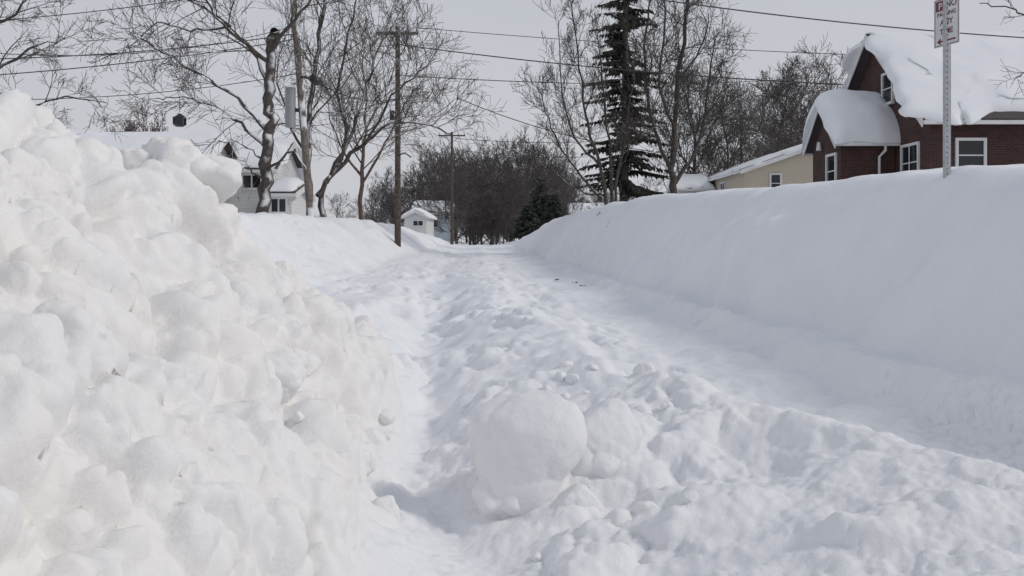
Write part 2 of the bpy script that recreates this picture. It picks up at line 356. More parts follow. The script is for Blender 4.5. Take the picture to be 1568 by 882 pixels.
# ------------------------------------------------------------ trees
def grow(T,p,d,L,r,lvl,rng,up=.1,dens=1.0,rmin=.007):
    ns=(2,3,4,5,6)[min(lvl,4)]
    pts=[p.copy()];rad=[r];q=p.copy();dd=d.normalized()
    for i in range(ns):
        j=Vector((rng.gauss(0,1),rng.gauss(0,1),rng.gauss(0,1)))*.15
        dd=(dd+j+Vector((0,0,up))).normalized(); q=q+dd*(L/ns); pts.append(q.copy()); rad.append(max(rmin*.8,r*(1-.72*(i+1)/ns)))
    T.add(pts,rad,3 if lvl<2 else 5)
    if lvl>0: spawn(T,pts,rad,L,lvl,rng,up,dens,rmin,.15)
def spawn(T,pts,rad,L,lvl,rng,up,dens,rmin,t0,nchild=None,Lf=None):
    nch=nchild or max(2,int(rng.uniform(5,8.5)*dens)); N=len(pts)-1
    for k in range(nch):
        tt=min(.999,t0+(1-t0)*(k+rng.random())/nch); x=tt*N;i=int(x);f=x-i
        pos=pts[i].lerp(pts[i+1],f); r=rad[i]*(1-f)+rad[i+1]*f
        dr_=(pts[i+1]-pts[i]).normalized()
        rv=Vector((rng.gauss(0,1),rng.gauss(0,1),rng.gauss(0,1))); pv=(rv-dr_*rv.dot(dr_)).normalized()
        a=math.radians(rng.uniform(25,60)); cd=dr_*math.cos(a)+pv*math.sin(a)
        if Lf: cl=Lf*rng.uniform(.55,1.0)*(1.1-.35*tt); rr=min(r*.5,.012*cl+.006)
        else: cl=L*rng.uniform(.42,.78)*(1.12-.45*tt); rr=r*.55
        grow(T,pos,cd,cl,max(rr,rmin),lvl-1,rng,up,dens,rmin)
def catm(ps,sub=4):
    out=[];n=len(ps)
    for i in range(n-1):
        p0=ps[max(i-1,0)];p1=ps[i];p2=ps[i+1];p3=ps[min(i+2,n-1)]
        for k in range(sub):
            t=k/sub
            out.append(.5*((2*p1)+(p2-p0)*t+(2*p0-5*p1+4*p2-p3)*t*t+(3*p1-p0-3*p2+p3)*t**3))
    out.append(ps[-1]); return out
def limb(T,ctrl,Y,r0,r1,rng,lvl=3,Lf=2.2,per=.5,up=.08,t0=.25,rmin=.007,dens=1.0,sides=8):
    ps=[P(u,v,Y+(dy)) for u,v,dy in ctrl]; ps=catm(ps,4)
    N=len(ps)
    for i in range(1,N-1): ps[i]=ps[i]+Vector((rng.gauss(0,.04),rng.gauss(0,.04),rng.gauss(0,.03)))
    rad=[(r0+(r1-r0)*(i/(N-1))**.8)*rng.uniform(.93,1.07) for i in range(N)]
    T.add(ps,rad,sides)
    L=sum((ps[i+1]-ps[i]).length for i in range(N-1))
    if lvl>0: spawn(T,ps,rad,Lf,lvl,rng,up,dens,rmin,t0,max(3,int(L*(1-t0)/per)),Lf)
def root(name,Y,u):
    x=(u-784)/F*Y; return empty(name,(x,Y,hz(x,Y)))
def tree(name,Y,u,limbs,mat,seed,**kw):
    rng=random.Random(seed); T=Tubes(); e=root(name,Y,u)
    for l in limbs:
        o=dict(kw); o.update(l[3] if len(l)>3 else {})
        limb(T,l[0],Y,l[1],l[2],rng,**o)
    T.obj('trunk_and_limbs',mat,e); return e

tree('maple_tree',24,405,[
 ([(402,345,0),(406,290,0),(408,240,0),(414,195,0),(411,150,0),(413,100,0),(416,60,0),(420,48,0)],.18,.12,dict(lvl=0,sides=12)),
 ([(411,150,0),(395,90,.3),(350,40,.5),(300,5,.8),(255,-25,1)],.07,.02,dict()),
 ([(412,95,0),(380,70,-.5),(330,25,-1),(310,-30,-1.2)],.07,.02,dict()),
 ([(408,200,0),(360,150,-.3),(300,110,-1),(235,70,-1.5),(205,55,-2)],.06,.012,dict()),
 ([(406,225,0),(370,190,.5),(330,165,1),(280,150,1.5),(240,150,2)],.05,.012,dict(up=.03)),
 ([(416,75,0),(440,40,-.3),(470,10,-.5),(480,-30,-.5)],.07,.02,dict()),
 ([(404,262,0),(425,248,-.3),(450,235,-.6),(468,262,-.8)],.05,.02,dict(lvl=1,Lf=.5)),
 ([(406,250,0),(380,225,-.3),(355,215,-.6),(335,220,-.8)],.035,.01,dict(lvl=2,Lf=1.4,up=.02)),
 ([(405,280,0),(385,262,-.3),(365,258,-.6),(350,268,-.8)],.03,.01,dict(lvl=2,Lf=1.1,up=.02)),
 ([(350,40,.5),(290,45,.8),(240,35,1),(200,70,1.2)],.04,.012,dict(per=.4)),
],M_bark,11,lvl=3,Lf=2.1,per=.42,up=.05,rmin=.0078)
tree('maple_tree',28,480,[
 ([(478,345,0),(472,260,0),(468,200,0),(480,120,0),(492,30,0),(500,-40,0)],.125,.05,dict(sides=12,t0=.4)),
 ([(492,345,.3),(500,280,.4),(540,235,.6),(600,190,.8),(650,190,1),(692,205,1.2)],.11,.02,dict(t0=.3,up=.05)),
 ([(486,300,0),(520,250,.5),(545,180,.6),(575,90,.8),(600,20,1)],.085,.025,dict(t0=.3)),
 ([(500,280,.4),(530,215,.1),(520,140,-.3),(535,50,-.5),(550,-20,-.6)],.07,.02,dict()),
 ([(560,220,.6),(600,150,.3),(640,110,0),(665,90,0)],.05,.012,dict()),
 ([(472,240,0),(440,180,.5),(425,110,1),(440,30,1.3)],.05,.015,dict()),
 ([(545,180,.6),(585,140,1.5),(625,60,1.8)],.045,.012,dict()),
],M_bark,12,lvl=3,Lf=2.5,per=.40,up=.09,rmin=.0078)
tree('maple_tree',40,560,[
 ([(552,345,0),(555,260,0),(560,180,0),(555,90,0)],.12,.03,dict(t0=.3)),
 ([(555,280,0),(590,220,0),(620,160,1),(650,120,1)],.07,.015,dict()),
 ([(554,270,0),(520,220,0),(500,150,1)],.07,.015,dict()),
],M_barkr,13,lvl=3,Lf=3.2,per=.42,up=.12,rmin=.010)
tree('street_tree',21,-70,[
 ([(-70,330,0),(-70,200,0),(-60,80,0),(-50,-40,0)],.2,.08,dict(t0=.3,sides=10)),
 ([(-68,230,0),(-20,170,.3),(40,165,.5),(100,150,.8),(165,158,1)],.06,.012,dict(up=.02)),
 ([(-66,160,0),(-10,110,0),(60,70,0),(100,60,.2)],.06,.012,dict(up=.02)),
 ([(-60,90,0),(-20,50,0),(30,10,0),(60,-20,0)],.06,.015,dict()),
 ([(-68,250,0),(-20,215,-.5),(30,190,-1),(60,190,-1)],.05,.012,dict(up=0)),
],M_bark,14,lvl=3,Lf=1.35,per=.36,up=.05,rmin=.0065)
tree('bare_deciduous_tree',45,1032,[
 ([(1032,300,0),(1030,262,0),(1033,200,0),(1040,110,0),(1052,20,0),(1060,-40,0)],.20,.06,dict(sides=10,t0=.25)),
 ([(1031,270,0),(1008,215,0),(992,150,.5),(988,70,.8),(995,0,1)],.12,.04,dict()),
 ([(1034,280,0),(1060,240,.3),(1078,190,.6),(1085,120,.8),(1095,60,1)],.12,.03,dict()),
 ([(1033,200,0),(1010,130,-1),(1020,40,-1.5),(1015,-30,-1.5)],.09,.03,dict()),
 ([(1070,215,.5),(1100,180,1),(1115,130,1.3)],.06,.015,dict()),
 ([(1040,120,0),(1075,70,-1),(1085,20,-1)],.07,.02,dict()),
],M_barkd,15,lvl=3,Lf=2.8,per=.42,up=.12,rmin=.011)
tree('bare_deciduous_tree',42,925,[
 ([(930,318,0),(918,250,0),(895,170,0),(885,80,0),(870,-10,0)],.10,.02,dict()),
 ([(936,318,.5),(935,240,.5),(925,150,.5),(915,50,.5)],.10,.02,dict()),
 ([(940,318,-1.2),(950,240,-1.5),(965,150,-1.8),(975,60,-2)],.08,.02,dict()),
 ([(922,305,0),(890,270,0),(855,220,0),(835,170,0),(822,130,0)],.07,.015,dict()),
 ([(915,250,0),(880,210,-1),(860,130,-1),(855,30,-1)],.07,.015,dict()),
 ([(925,300,0),(885,290,1),(845,262,1.2),(820,230,1.5)],.05,.012,dict(up=.06)),
],M_barkd,16,lvl=3,Lf=2.2,per=.42,up=.14,rmin=.010)
tree('street_tree',22,1640,[
 ([(1640,330,0),(1645,200,0),(1640,80,0),(1650,-40,0)],.2,.08,dict(t0=.4,sides=10)),
 ([(1642,180,0),(1610,130,0),(1575,110,0),(1555,120,0)],.04,.010,dict(up=0)),
 ([(1640,90,0),(1600,40,0),(1550,15,0),(1500,5,0)],.04,.010,dict(up=0)),
],M_barkd,17,lvl=2,Lf=1.0,per=.4,up=.03,rmin=.006)

def generic(H,seed,spread=.5,rmin=.014,n=12,dens=1.0,mat=None):
    rng=random.Random(seed);T=Tubes()
    tr=[Vector((0,0,-.5)),Vector((rng.uniform(-.2,.2),0,H*.2)),Vector((rng.uniform(-.3,.3),rng.uniform(-.3,.3),H*.5)),Vector((rng.uniform(-.5,.5),rng.uniform(-.5,.5),H*.75))]
    tr=catm(tr,3);rad=[.015*H*(1-.75*i/(len(tr)-1)) for i in range(len(tr))]
    T.add(tr,rad,7)
    for k in range(n):
        tt=.2+.77*k/n; i=int(tt*(len(tr)-1)); a=k*2.4+rng.random()
        d=Vector((math.cos(a)*spread,math.sin(a)*spread,rng.uniform(.4,.9)))
        grow(T,tr[i],d,H*rng.uniform(.36,.52)*(1.15-.45*tt),rad[i]*.6,3,rng,.1,dens,rmin)
    me=bpy.data.meshes.new('bare_tree_mesh'); me.from_pydata(T.V,[],T.F); me.polygons.foreach_set('use_smooth',[True]*len(me.polygons)); me.materials.append(mat)
    return me
def gx(u,Y): return (u-784)/F*Y
def inst(me,name,x,yy,s_,rot,parent=None):
    o=bpy.data.objects.new(name,me); o.location=(x,yy,hz(x,yy)); o.scale=(s_,s_,s_); o.rotation_euler=(0,0,rot); sc.collection.objects.link(o); par(o,parent); return o
G=[generic(10,s_,mat=M_bark2) for s_ in (41,42,43)]
G2=[generic(10,s_,.7,.021,11,.75,mat=M_bark2) for s_ in (51,52,53)]
G3=[generic(3.2,s_,.8,.010,12,.8,mat=M_barkr) for s_ in (61,62)]
inst(G[0],'bare_deciduous_tree',gx(1195,68),68,1.30,0)
inst(G[1],'bare_deciduous_tree',gx(1240,74),74,1.38,1)
inst(G[2],'bare_deciduous_tree',gx(1110,60),60,.9,1)
inst(G[0],'bare_deciduous_tree',gx(1060,62),62,1.2,3)
dt=empty('distant_trees',(-5,130,E-1))
rng=random.Random(5)
for k in range(36):
    u=rng.uniform(655,860); Y=rng.uniform(105,190)
    hgt=(HV+8-rng.uniform(225,280))/F*Y/10
    inst(G2[k%3],'bare_tree',gx(u,Y),Y,hgt,rng.uniform(0,6),dt)
for u in (700,716,735,752,770,788): inst(G2[rng.randrange(3)],'bare_tree',gx(u,98),98+rng.uniform(0,8),rng.uniform(.6,.85),rng.uniform(0,6),dt)
for k in range(22):
    u=rng.uniform(700,860); Y=rng.uniform(100,125)
    inst(G2[k%3],'low_brush',gx(u,Y),Y,rng.uniform(.25,.42),rng.uniform(0,6),dt)
for k in range(14):
    u=rng.uniform(850,1000); Y=rng.uniform(90,160)
    inst(G2[k%3],'bare_tree',gx(u,Y),Y,(HV-rng.uniform(275,310))/F*Y/10,rng.uniform(0,6),dt)
for k in range(9):
    u=rng.uniform(490,640); Y=rng.uniform(100,170)
    inst(G2[k%3],'bare_tree',gx(u,Y),Y,(HV-rng.uniform(265,300))/F*Y/10,rng.uniform(0,6),dt)
for k in range(6):
    u=rng.uniform(1080,1290); Y=rng.uniform(85,130)
    inst(G2[k%3],'bare_tree',gx(u,Y),Y,(HV-rng.uniform(185,215))/F*Y/10,rng.uniform(0,6),dt)
hs_=empty('hedge_shrubs',(gx(200,62),62,E+1))
for k,u in enumerate((168,180,192,206,224,240)):
    o=inst(G3[k%2],'shrub',gx(u,62),62,1,u,hs_); o.scale=(1.4,1.4,2.35+.2*math.sin(u))

def conifer(name,x,yy,H,R,seed,mat,sparse=1.0,nd=30,wid=1.0):
    rng=random.Random(seed); z0=hz(x,yy); e=empty(name,(x,yy,z0))
    T=Tubes(); T.add([Vector((x,yy,z0-.3)),Vector((x+.1,yy,z0+H*.5)),Vector((x,yy,z0+H))],[.016*H,.011*H,.02],8)
    V=[];Fc=[]
    z=H*.07
    while z<H*.985:
        for k in range(rng.randint(3,6)):
            if rng.random()>.9*sparse: continue
            a=rng.uniform(0,6.283); L=R*(1-z/H)**.6*rng.uniform(.35,1.2)+.15
            d=Vector((math.cos(a),math.sin(a),.15)); p0=Vector((x,yy,z0+z)); pts=[p0]
            for i in range(5):
                d=(d+Vector((0,0,-.13 if i<3 else .05))).normalized(); pts.append(pts[-1]+d*L/5)
            T.add(pts,[.035,.028,.022,.016,.012,.008],4)
            m=int(L*nd)+5
            for j in range(m):
                f=rng.uniform(.1,1)*4.99;i=int(f);c=pts[i].lerp(pts[i+1],f-i)
                w=rng.uniform(.2,.45)*(1.2-.12*f)*wid; side=Vector((-d.y,d.x,0)).normalized()*rng.choice((-1,1))
                dirv=(side*rng.uniform(.1,1)+d*rng.uniform(.1,.8)+Vector((0,0,rng.uniform(-1.3,-.05)))).normalized()
                nn=dirv.cross(Vector((rng.gauss(0,1),rng.gauss(0,1),rng.gauss(0,1)))).normalized()*w*.24
                b=len(V); tip=c+dirv*w
                V.extend([tuple(c),tuple(c+dirv*w*.45+nn),tuple(tip),tuple(c+dirv*w*.45-nn)]); Fc.append((b,b+1,b+2,b+3))
        z+=H*.0155*rng.uniform(.7,1.3)
    T.obj('trunk_and_boughs',M_bark2,e); meshobj('needle_sprays',V,Fc,mat,e)
conifer('spruce_tree',gx(955,47),47,15.8,2.7,3,M_needle,.95,27)
conifer('spruce_tree',gx(828,90),90,6.2,1.9,4,M_ever,.85,16,1.1)
conifer('spruce_tree',gx(808,84),84,3.2,1.6,6,M_ever,.9,15,1.1)
conifer('spruce_tree',gx(848,88),88,4.4,1.6,7,M_ever,.85,15,1.1)

# ------------------------------------------------------------ buildings
def snowslab(name,o,ax,cr,L,hw,ze,zr,th,parent,seed,rakeov=.2,dome=0.0,edge=.12):
    na,nb=70,60; V=[]
    A=np.linspace(0,1,na);B=np.linspace(-1,1,nb)
    A=.5+.5*np.sin((A-.5)*math.pi)*.35+(A-.5)*.65; B=np.sin(B*math.pi/2)*.35+B*.65
    aa,bb=np.meshgrid(A,B,indexing='ij'); f=np.stack([aa.ravel()*L*.9,bb.ravel()*hw*.9,np.zeros(aa.size)+seed],-1)
    e1=fbm(f*1.3,2,seed).reshape(aa.shape)*edge; e2=fbm(f*1.3,2,seed+5).reshape(aa.shape)*edge
    al=-rakeov+aa*(L+2*rakeov); al=al+e1*np.where(aa<.5,(1-2*aa),0)*1.5-e1*np.where(aa>.5,(2*aa-1),0)*1.5
    bl_=bb*(hw+.08)+e2*bb*np.abs(bb)
    ridge=zr-(zr-ze)*np.sqrt((bl_/hw)**2+.004)
    fa=np.clip(1-np.abs(2*aa-1)**(14 if not dome else 4),0,1)**.45; fb=np.clip(1-np.abs(bb)**(12 if not dome else 3.5),0,1)**.45
    tt=th*fa*fb*(1+.22*fbm(f*.8,3,seed+9).reshape(aa.shape))+dome*fa*fb*np.abs(bb)*.6
    top=ridge+.03+tt
    bot=ridge-.02
    for zz in (top,bot):
        for i in range(na):
            for j in range(nb):
                V.append((o[0]+ax[0]*al[i,j]+cr[0]*bl_[i,j],o[1]+ax[1]*al[i,j]+cr[1]*bl_[i,j],zz[i,j]))
    Fc=[]
    for i in range(na-1):
        for j in range(nb-1):
            a=i*nb+j; Fc.append((a,a+nb,a+nb+1,a+1)); a+=na*nb; Fc.append((a,a+1,a+nb+1,a+nb))
    m=na*nb
    for i in range(na-1):
        a=i*nb;Fc.append((a,a+m,a+nb+m,a+nb)); a=i*nb+nb-1;Fc.append((a,a+nb,a+nb+m,a+m))
    for j in range(nb-1):
        a=j;Fc.append((a,a+1,a+1+m,a+m)); a=(na-1)*nb+j;Fc.append((a,a+m,a+1+m,a+1))
    return meshobj(name,V,Fc,M_snow2,parent,True)
def gable(pre,x0,x1,y0,y1,zb,ze,zr,axis,wall,parent,ov=.4,trim=M_white,roof_t=.12):
    if axis=='x':
        c=(y0+y1)/2; V=[(x0,y0,zb),(x0,y1,zb),(x0,y1,ze),(x0,c,zr),(x0,y0,ze),(x1,y0,zb),(x1,y1,zb),(x1,y1,ze),(x1,c,zr),(x1,y0,ze)]
    else:
        c=(x0+x1)/2; V=[(x0,y0,zb),(x1,y0,zb),(x1,y0,ze),(c,y0,zr),(x0,y0,ze),(x0,y1,zb),(x1,y1,zb),(x1,y1,ze),(c,y1,zr),(x0,y1,ze)]
    Fc=[(0,4,3,2,1),(5,6,7,8,9),(0,1,6,5),(1,2,7,6),(2,3,8,7),(3,4,9,8),(4,0,5,9)]
    meshobj(pre+'walls',V,Fc,wall,parent)
    hw=((y1-y0) if axis=='x' else (x1-x0))/2; sl=(zr-ze)/hw
    for sg,nm_ in ((-1,'a'),(1,'b')):
        a0=(x0 if axis=='x' else y0)-ov;a1=(x1 if axis=='x' else y1)+ov
        e=hw+ov; zo=zr-sl*e
        def pt(a,b,z): return (a,c+b,z) if axis=='x' else (c+b,a,z)
        V=[pt(a0,0,zr+.01),pt(a1,0,zr+.01),pt(a1,sg*e,zo+.01),pt(a0,sg*e,zo+.01)]
        V+=[(v[0],v[1],v[2]+roof_t) for v in V]
        Fc=[(0,1,2,3),(7,6,5,4),(0,4,5,1),(1,5,6,2),(2,6,7,3),(3,7,4,0)]
        meshobj(pre+'roof_slope_'+nm_,V,Fc,M_shing,parent)
        for ai,nn in ((a0,'front'),(a1,'back')):
            o1=-.04 if nn=='front' else .004
            V=[pt(ai+o1,0,zr+roof_t-.02),pt(ai+o1,sg*e,zo+roof_t-.02),pt(ai+o1,sg*e,zo-.14),pt(ai+o1,0,zr-.14)]
            V+=[pt(ai+o1+.036,0,zr+roof_t-.02),pt(ai+o1+.036,sg*e,zo+roof_t-.02),pt(ai+o1+.036,sg*e,zo-.14),pt(ai+o1+.036,0,zr-.14)]
            Fc=[(0,1,2,3),(7,6,5,4),(0,4,5,1),(1,5,6,2),(2,6,7,3),(3,7,4,0)]
            meshobj(pre+'bargeboard_'+nn+nm_,V,Fc,trim,parent)
        b0=sg*(e+.005);b1=sg*(e+.11)
        if axis=='x': box(pre+'gutter_'+nm_,a0,a1,min(c+b0,c+b1),max(c+b0,c+b1),zo-.06,zo+.06,trim,parent)
        else: box(pre+'gutter_'+nm_,min(c+b0,c+b1),max(c+b0,c+b1),a0,a1,zo-.06,zo+.06,trim,parent)
def window(pre,face,pos,w,h,parent,cols=1,rows_=2,curt=False):
    x,yy,z=pos; f=.09
    def B(nm_,a0,a1,z0,z1,d0,d1,mat):
        if face=='-y': box(pre+nm_,x+a0,x+a1,yy-d1,yy-d0,z0,z1,mat,parent)
        else: box(pre+nm_,x-d1,x-d0,yy+a0,yy+a1,z0,z1,mat,parent)
    B('glass',-w/2,w/2,z-h/2,z+h/2,.003,.02,M_glass)
    B('frame_l',-w/2-f,-w/2,z-h/2,z+h/2,.003,.07,M_white); B('frame_r',w/2,w/2+f,z-h/2,z+h/2,.003,.07,M_white)
    B('frame_t',-w/2-f,w/2+f,z+h/2,z+h/2+f,.003,.07,M_white); B('sill',-w/2-f-.04,w/2+f+.04,z-h/2-f,z-h/2,.003,.12,M_white)
    for r in range(1,rows_): B('rail%d'%r,-w/2,w/2,z-h/2+h*r/rows_-.02,z-h/2+h*r/rows_+.02,.021,.05,M_white)
    for c in range(1,cols): B('mullion%d'%c,-w/2+w*c/cols-.03,-w/2+w*c/cols+.03,z-h/2,z+h/2,.051,.06,M_white)
bh=empty('brick_house',(13.2,28,E+.9))
gable('main_',13.2,26,28,36,E+.6,E+3.95,E+7.25,'x',M_brick,bh,.42)
snowslab('main_roof_snow',(12.8,32),(1,0),(0,1),13.6,4.42,E+3.72,E+7.37,.30,bh,7,.14,0,.34)
gable('entry_',11.3,13.17,30.5,33.3,E+.6,E+3.45,E+4.75,'x',M_brick,bh,.26)
snowslab('entry_roof_snow',(11.04,31.9),(1,0),(0,1),2.35,1.72,E+3.32,E+4.87,.50,bh,9,.14,.5,.08)
window('front_window_','-y',(14.47,28,E+2.62),.80,.92,bh,1,2,True)
window('front_window2_','-y',(18.2,28,E+2.62),.80,.92,bh,1,2,True)
window('side_window_','-x',(13.2,29.35,E+2.5),1.15,1.1,bh,2,2,True)
window('attic_window_','-x',(13.2,31.1,E+5.25),.75,1.0,bh,1,2)
window('entry_door_glass_','-x',(11.3,31.3,E+2.1),.8,1.6,bh,1,3)
T=Tubes(); T.add([Vector((12.72,30.2,E+3.2)),Vector((12.72,30.2,E+3.0)),Vector((12.6,30.42,E+2.8)),Vector((12.6,30.42,E+1.0))],[.05]*4,8,True); T.obj('downspout',M_white,bh)
cyl('wall_lamp',(11.18,32.3,E+3.2),(11.18,32.3,E+3.5),.10,.06,M_white,bh)
th=empty('tan_house',(13.3,50,E+1))
gable('main_',13.1,20.1,50,62,E+.8,E+3.85,E+5.05,'y',M_tan,th,.3)
snowslab('roof_snow',(16.6,49.7),(0,1),(1,0),12.6,3.8,E+3.72,E+5.15,.28,th,12,.1,0,.1)
window('gable_window_','-y',(14.85,50,E+3.1),.5,.95,th,1,2)
window('gable_window2_','-y',(17.6,50,E+3.1),.5,.95,th,1,2)
window('side_window_','-x',(13.1,55,E+2.9),1.0,1.0,th,2,1)
gable('porch_',10.7,12.8,57,60,E+.8,E+3.2,E+3.9,'x',M_wsid,th,.2)
snowslab('porch_snow',(10.5,58.5),(1,0),(0,1),2.4,1.7,E+3.1,E+4.0,.3,th,14,.05)
lh=empty('white_house',(-15,32,E+.7))
gable('main_',-17.5,-11.6,30.5,39.5,E+.3,E+1.7,E+4.0,'x',M_wsid,lh,.4)
snowslab('roof_snow',(-17.9,35),(1,0),(0,1),6.7,4.9,E+1.55,E+4.1,.28,lh,20,.1,0,.1)
cyl('vent_pipe',(-14.4,32.0,E+2.4),(-14.4,32.0,E+3.15),.06,.06,M_dark,lh,10)
cyl('vent_cap',(-14.4,32.0,E+3.152),(-14.4,32.0,E+3.22),.09,.05,M_dark,lh,10)
gh=empty('white_gabled_house',(-10,36,E+.8))
gable('main_',-11.9,-9.75,36,41,E+.4,E+2.85,E+4.1,'x',M_grey,gh,.3)
snowslab('roof_snow',(-12.2,38.5),(1,0),(0,1),2.75,2.8,E+2.70,E+4.2,.3,gh,22,.05,.15)
window('window_a_','-y',(-10.55,36,E+2.3),.7,.5,gh,2,1)
gable('porch_',-9.7,-8.7,35,38,E+.4,E+1.75,E+2.1,'x',M_grey,gh,.2)
snowslab('porch_snow',(-9.85,36.5),(1,0),(0,1),1.35,1.7,E+1.65,E+2.2,.3,gh,23,.05,.2)
window('porch_window_','-y',(-9.2,35,E+1.3),.55,.5,gh,2,1)
wh=empty('small_white_house',(-9.4,85,E+.5))
gable('main_',-10.3,-8.2,85,93,E-.2,E+2.1,E+2.6,'y',M_wsid,wh,.2)
snowslab('roof_snow',(-9.25,84.8),(0,1),(1,0),8.4,1.3,E+2.0,E+2.7,.28,wh,30,.05)
window('window_a_','-y',(-9.0,85,E+1.45),.9,.45,wh,2,1)
blh=empty('pale_blue_house',(-8,110,E+.3))
gable('main_',-12.4,-7.8,110,120,E-.5,E+3.2,E+4.6,'x',M_blue,blh,.3)
snowslab('roof_snow',(-12.7,115),(1,0),(0,1),5.2,5.3,E+3.0,E+4.7,.3,blh,31,.05)
window('window_a_','-y',(-9.6,110,E+2.0),.8,1.1,blh,1,2)
fh=empty('distant_house',(10,100,E))
gable('main_',7.5,14.5,110,120,E-.8,E+2.6,E+4.3,'x',M_wsid,fh,.3)
snowslab('roof_snow',(7.2,115),(1,0),(0,1),7.6,5.3,E+2.4,E+4.4,.3,fh,33,.05)

# ------------------------------------------------------------ utility poles + wires
def pole(Y,u,ztop,arm=1.9,lean=0,r=.14,armz=.35):
    x=gx(u,Y); z0=hz(x,Y); e=empty('utility_pole',(x,Y,z0)); top=Vector((x+lean,Y,E+ztop))
    cyl('shaft',(x,Y,z0-.5),top,r,r*.68,M_pole,e)
    za=E+ztop-armz
    box('crossarm',x+lean-arm/2,x+lean+arm/2,Y-.22,Y-.12,za-.06,za+.06,M_pole,e)
    for k in (-.94,-.5,.5,.94):
        cx=x+lean+k*arm/2; cyl('insulator',(cx,Y-.17,za+.061),(cx,Y-.17,za+.24),.045,.03,M_trans,e,8)
    for sg in (-1,1):
        T=Tubes();T.add([Vector((x+lean+sg*.15,Y-.16,za-.55)),Vector((x+lean+sg*arm*.3,Y-.16,za-.065))],[.02,.02],5,True);T.obj('brace',M_dark,e)
    return e,x,top
pA,xA,tA=pole(37.6,609,9.0,1.75,0,.14)
cyl('service_box',(xA-.22,37.45,E+5.0),(xA-.22,37.45,E+5.4),.10,.10,M_dark,pA)
T=Tubes();T.add([Vector((xA,37.5,E+3.5)),Vector((xA+.35,37.3,E+3.6)),Vector((xA+.6,37.2,E+3.4))],[.03,.03,.03],6,True);T.obj('bracket',M_dark,pA)
pB,xB,tB=pole(80,692,9.6,2.4,0,r=.15)
pC,xC,tC=pole(125,725,9.0,2.4,0,r=.15)
pE,xE,tE=pole(66,1135,9.2,1.6,0,r=.14)
YD=26; e=empty('utility_pole',(gx(476,YD),YD,hz(gx(476,YD),YD)))
b=P(477,345,YD);tp=P(444,-60,YD+.1); cyl('shaft',b,tp,.115,.085,M_pole2,e)
q1=b.lerp(tp,.44)
cyl('transformer_can',q1+Vector((-.33,-.05,-.55)),q1+Vector((-.33,-.05,.6)),.15,.15,M_trans,e,20)
cyl('transformer_lid',q1+Vector((-.33,-.05,.602)),q1+Vector((-.33,-.05,.68)),.165,.08,M_snow2,e,20)
box('transformer_bracket',q1.x-.2,q1.x-.06,q1.y-.1,q1.y+.02,q1.z-.1,q1.z,M_dark,e)
h0=P(460,118,YD); h1=P(478,124,YD-.4)
T=Tubes();T.add([h0,h0.lerp(h1,.5)+Vector((0,0,.06)),h1],[.03,.03,.03],6,True);T.obj('lamp_arm',M_dark,e)
T=Tubes();T.add([h1+Vector((-.1,0,.1)),h1+Vector((0,0,.09)),h1+Vector((.14,-.03,.0)),h1+Vector((.2,-.05,-.09))],[.04,.13,.14,.09],12,True);T.obj('lamp_head',M_dark,e)
Lp=P(275,182,23); ln=empty('hanging_lantern',Lp)
T=Tubes();T.add([Lp+Vector((0,0,.6)),Lp+Vector((.005,0,.13))],[.008,.008],5);T.obj('hook_wire',M_dark,ln)
box('lantern_body',Lp.x-.10,Lp.x+.10,Lp.y-.10,Lp.y+.10,Lp.z-.14,Lp.z+.03,M_glass,ln)
for sx in (-1,1):
    for sy in (-1,1): box('corner_post',Lp.x+sx*.115-.015,Lp.x+sx*.115+.015,Lp.y+sy*.115-.015,Lp.y+sy*.115+.015,Lp.z-.15,Lp.z+.04,M_dark,ln)
cyl('lantern_roof',Lp+Vector((0,0,.042)),Lp+Vector((0,0,.13)),.17,.03,M_dark,ln,4)
cyl('lantern_base',Lp+Vector((0,0,-.20)),Lp+Vector((0,0,-.152)),.10,.17,M_dark,ln,8)
cyl('snow_cap',Lp+Vector((0,0,.131)),Lp+Vector((0,0,.17)),.07,.03,M_snow2,ln,10)

we=empty('overhead_wires',(0,30,E+8)); T=Tubes()
def wire(a,b,sag,r):
    pts=[]
    for i in range(25):
        t_=i/24; q_=a.lerp(b,t_); q_.z-=sag*4*t_*(1-t_); pts.append(q_)
    T.add(pts,[r]*25,5)
za=E+9-.35+.24
arms=lambda x,arm:[x-.94*arm/2,x-.5*arm/2,x+.5*arm/2,x+.94*arm/2]
for a_,b_ in zip(arms(xA,1.75),arms(xB,2.4)): wire(Vector((a_,37.4,za)),Vector((b_,79.8,E+9.5)),.7,.014)
for a_,b_ in zip(arms(xB,2.4),arms(xC,2.4)): wire(Vector((a_,79.8,E+9.5)),Vector((b_,124.8,E+8.9)),.7,.018)
wire(Vector((xA+.8,37.4,za)),P(1640,92,34),.25,.014)
wire(Vector((xA+.05,37.5,E+8.2)),P(1640,138,34),.45,.024)
wire(Vector((xA+.05,37.5,E+6.9)),P(1250,118,55),.4,.020)
wire(P(700,150,60),P(1000,232,60),.5,.030)
wire(P(930,-12,18),P(1640,62,20),.12,.014)
wire(Vector((xB+.3,79.8,E+9.0)),P(900,217,85),.2,.028)
wire(Vector((xB+.3,79.8,E+8.0)),P(900,240,85),.3,.024)
wire(P(696,296,80),P(1060,292,75),.25,.030)
wire(Vector((xA-.8,37.4,za)),P(590,-120,20),.1,.009)
wire(Vector((xA+.4,37.4,za)),P(560,-160,17),.1,.008)
wire(Vector((xA,37.4,E+5.9)),P(470,118,26),.35,.022)
wire(P(452,52,26),P(-120,92,22),.18,.014); wire(P(452,60,26),P(-120,122,22),.15,.014)
wire(P(447,-30,26),P(-120,38,22),.2,.012); wire(P(450,40,26),P(-120,70,21),.5,.010)
wire(P(459,112,26),P(-120,150,24),.3,.011)
T.obj('wires',M_wire,we)

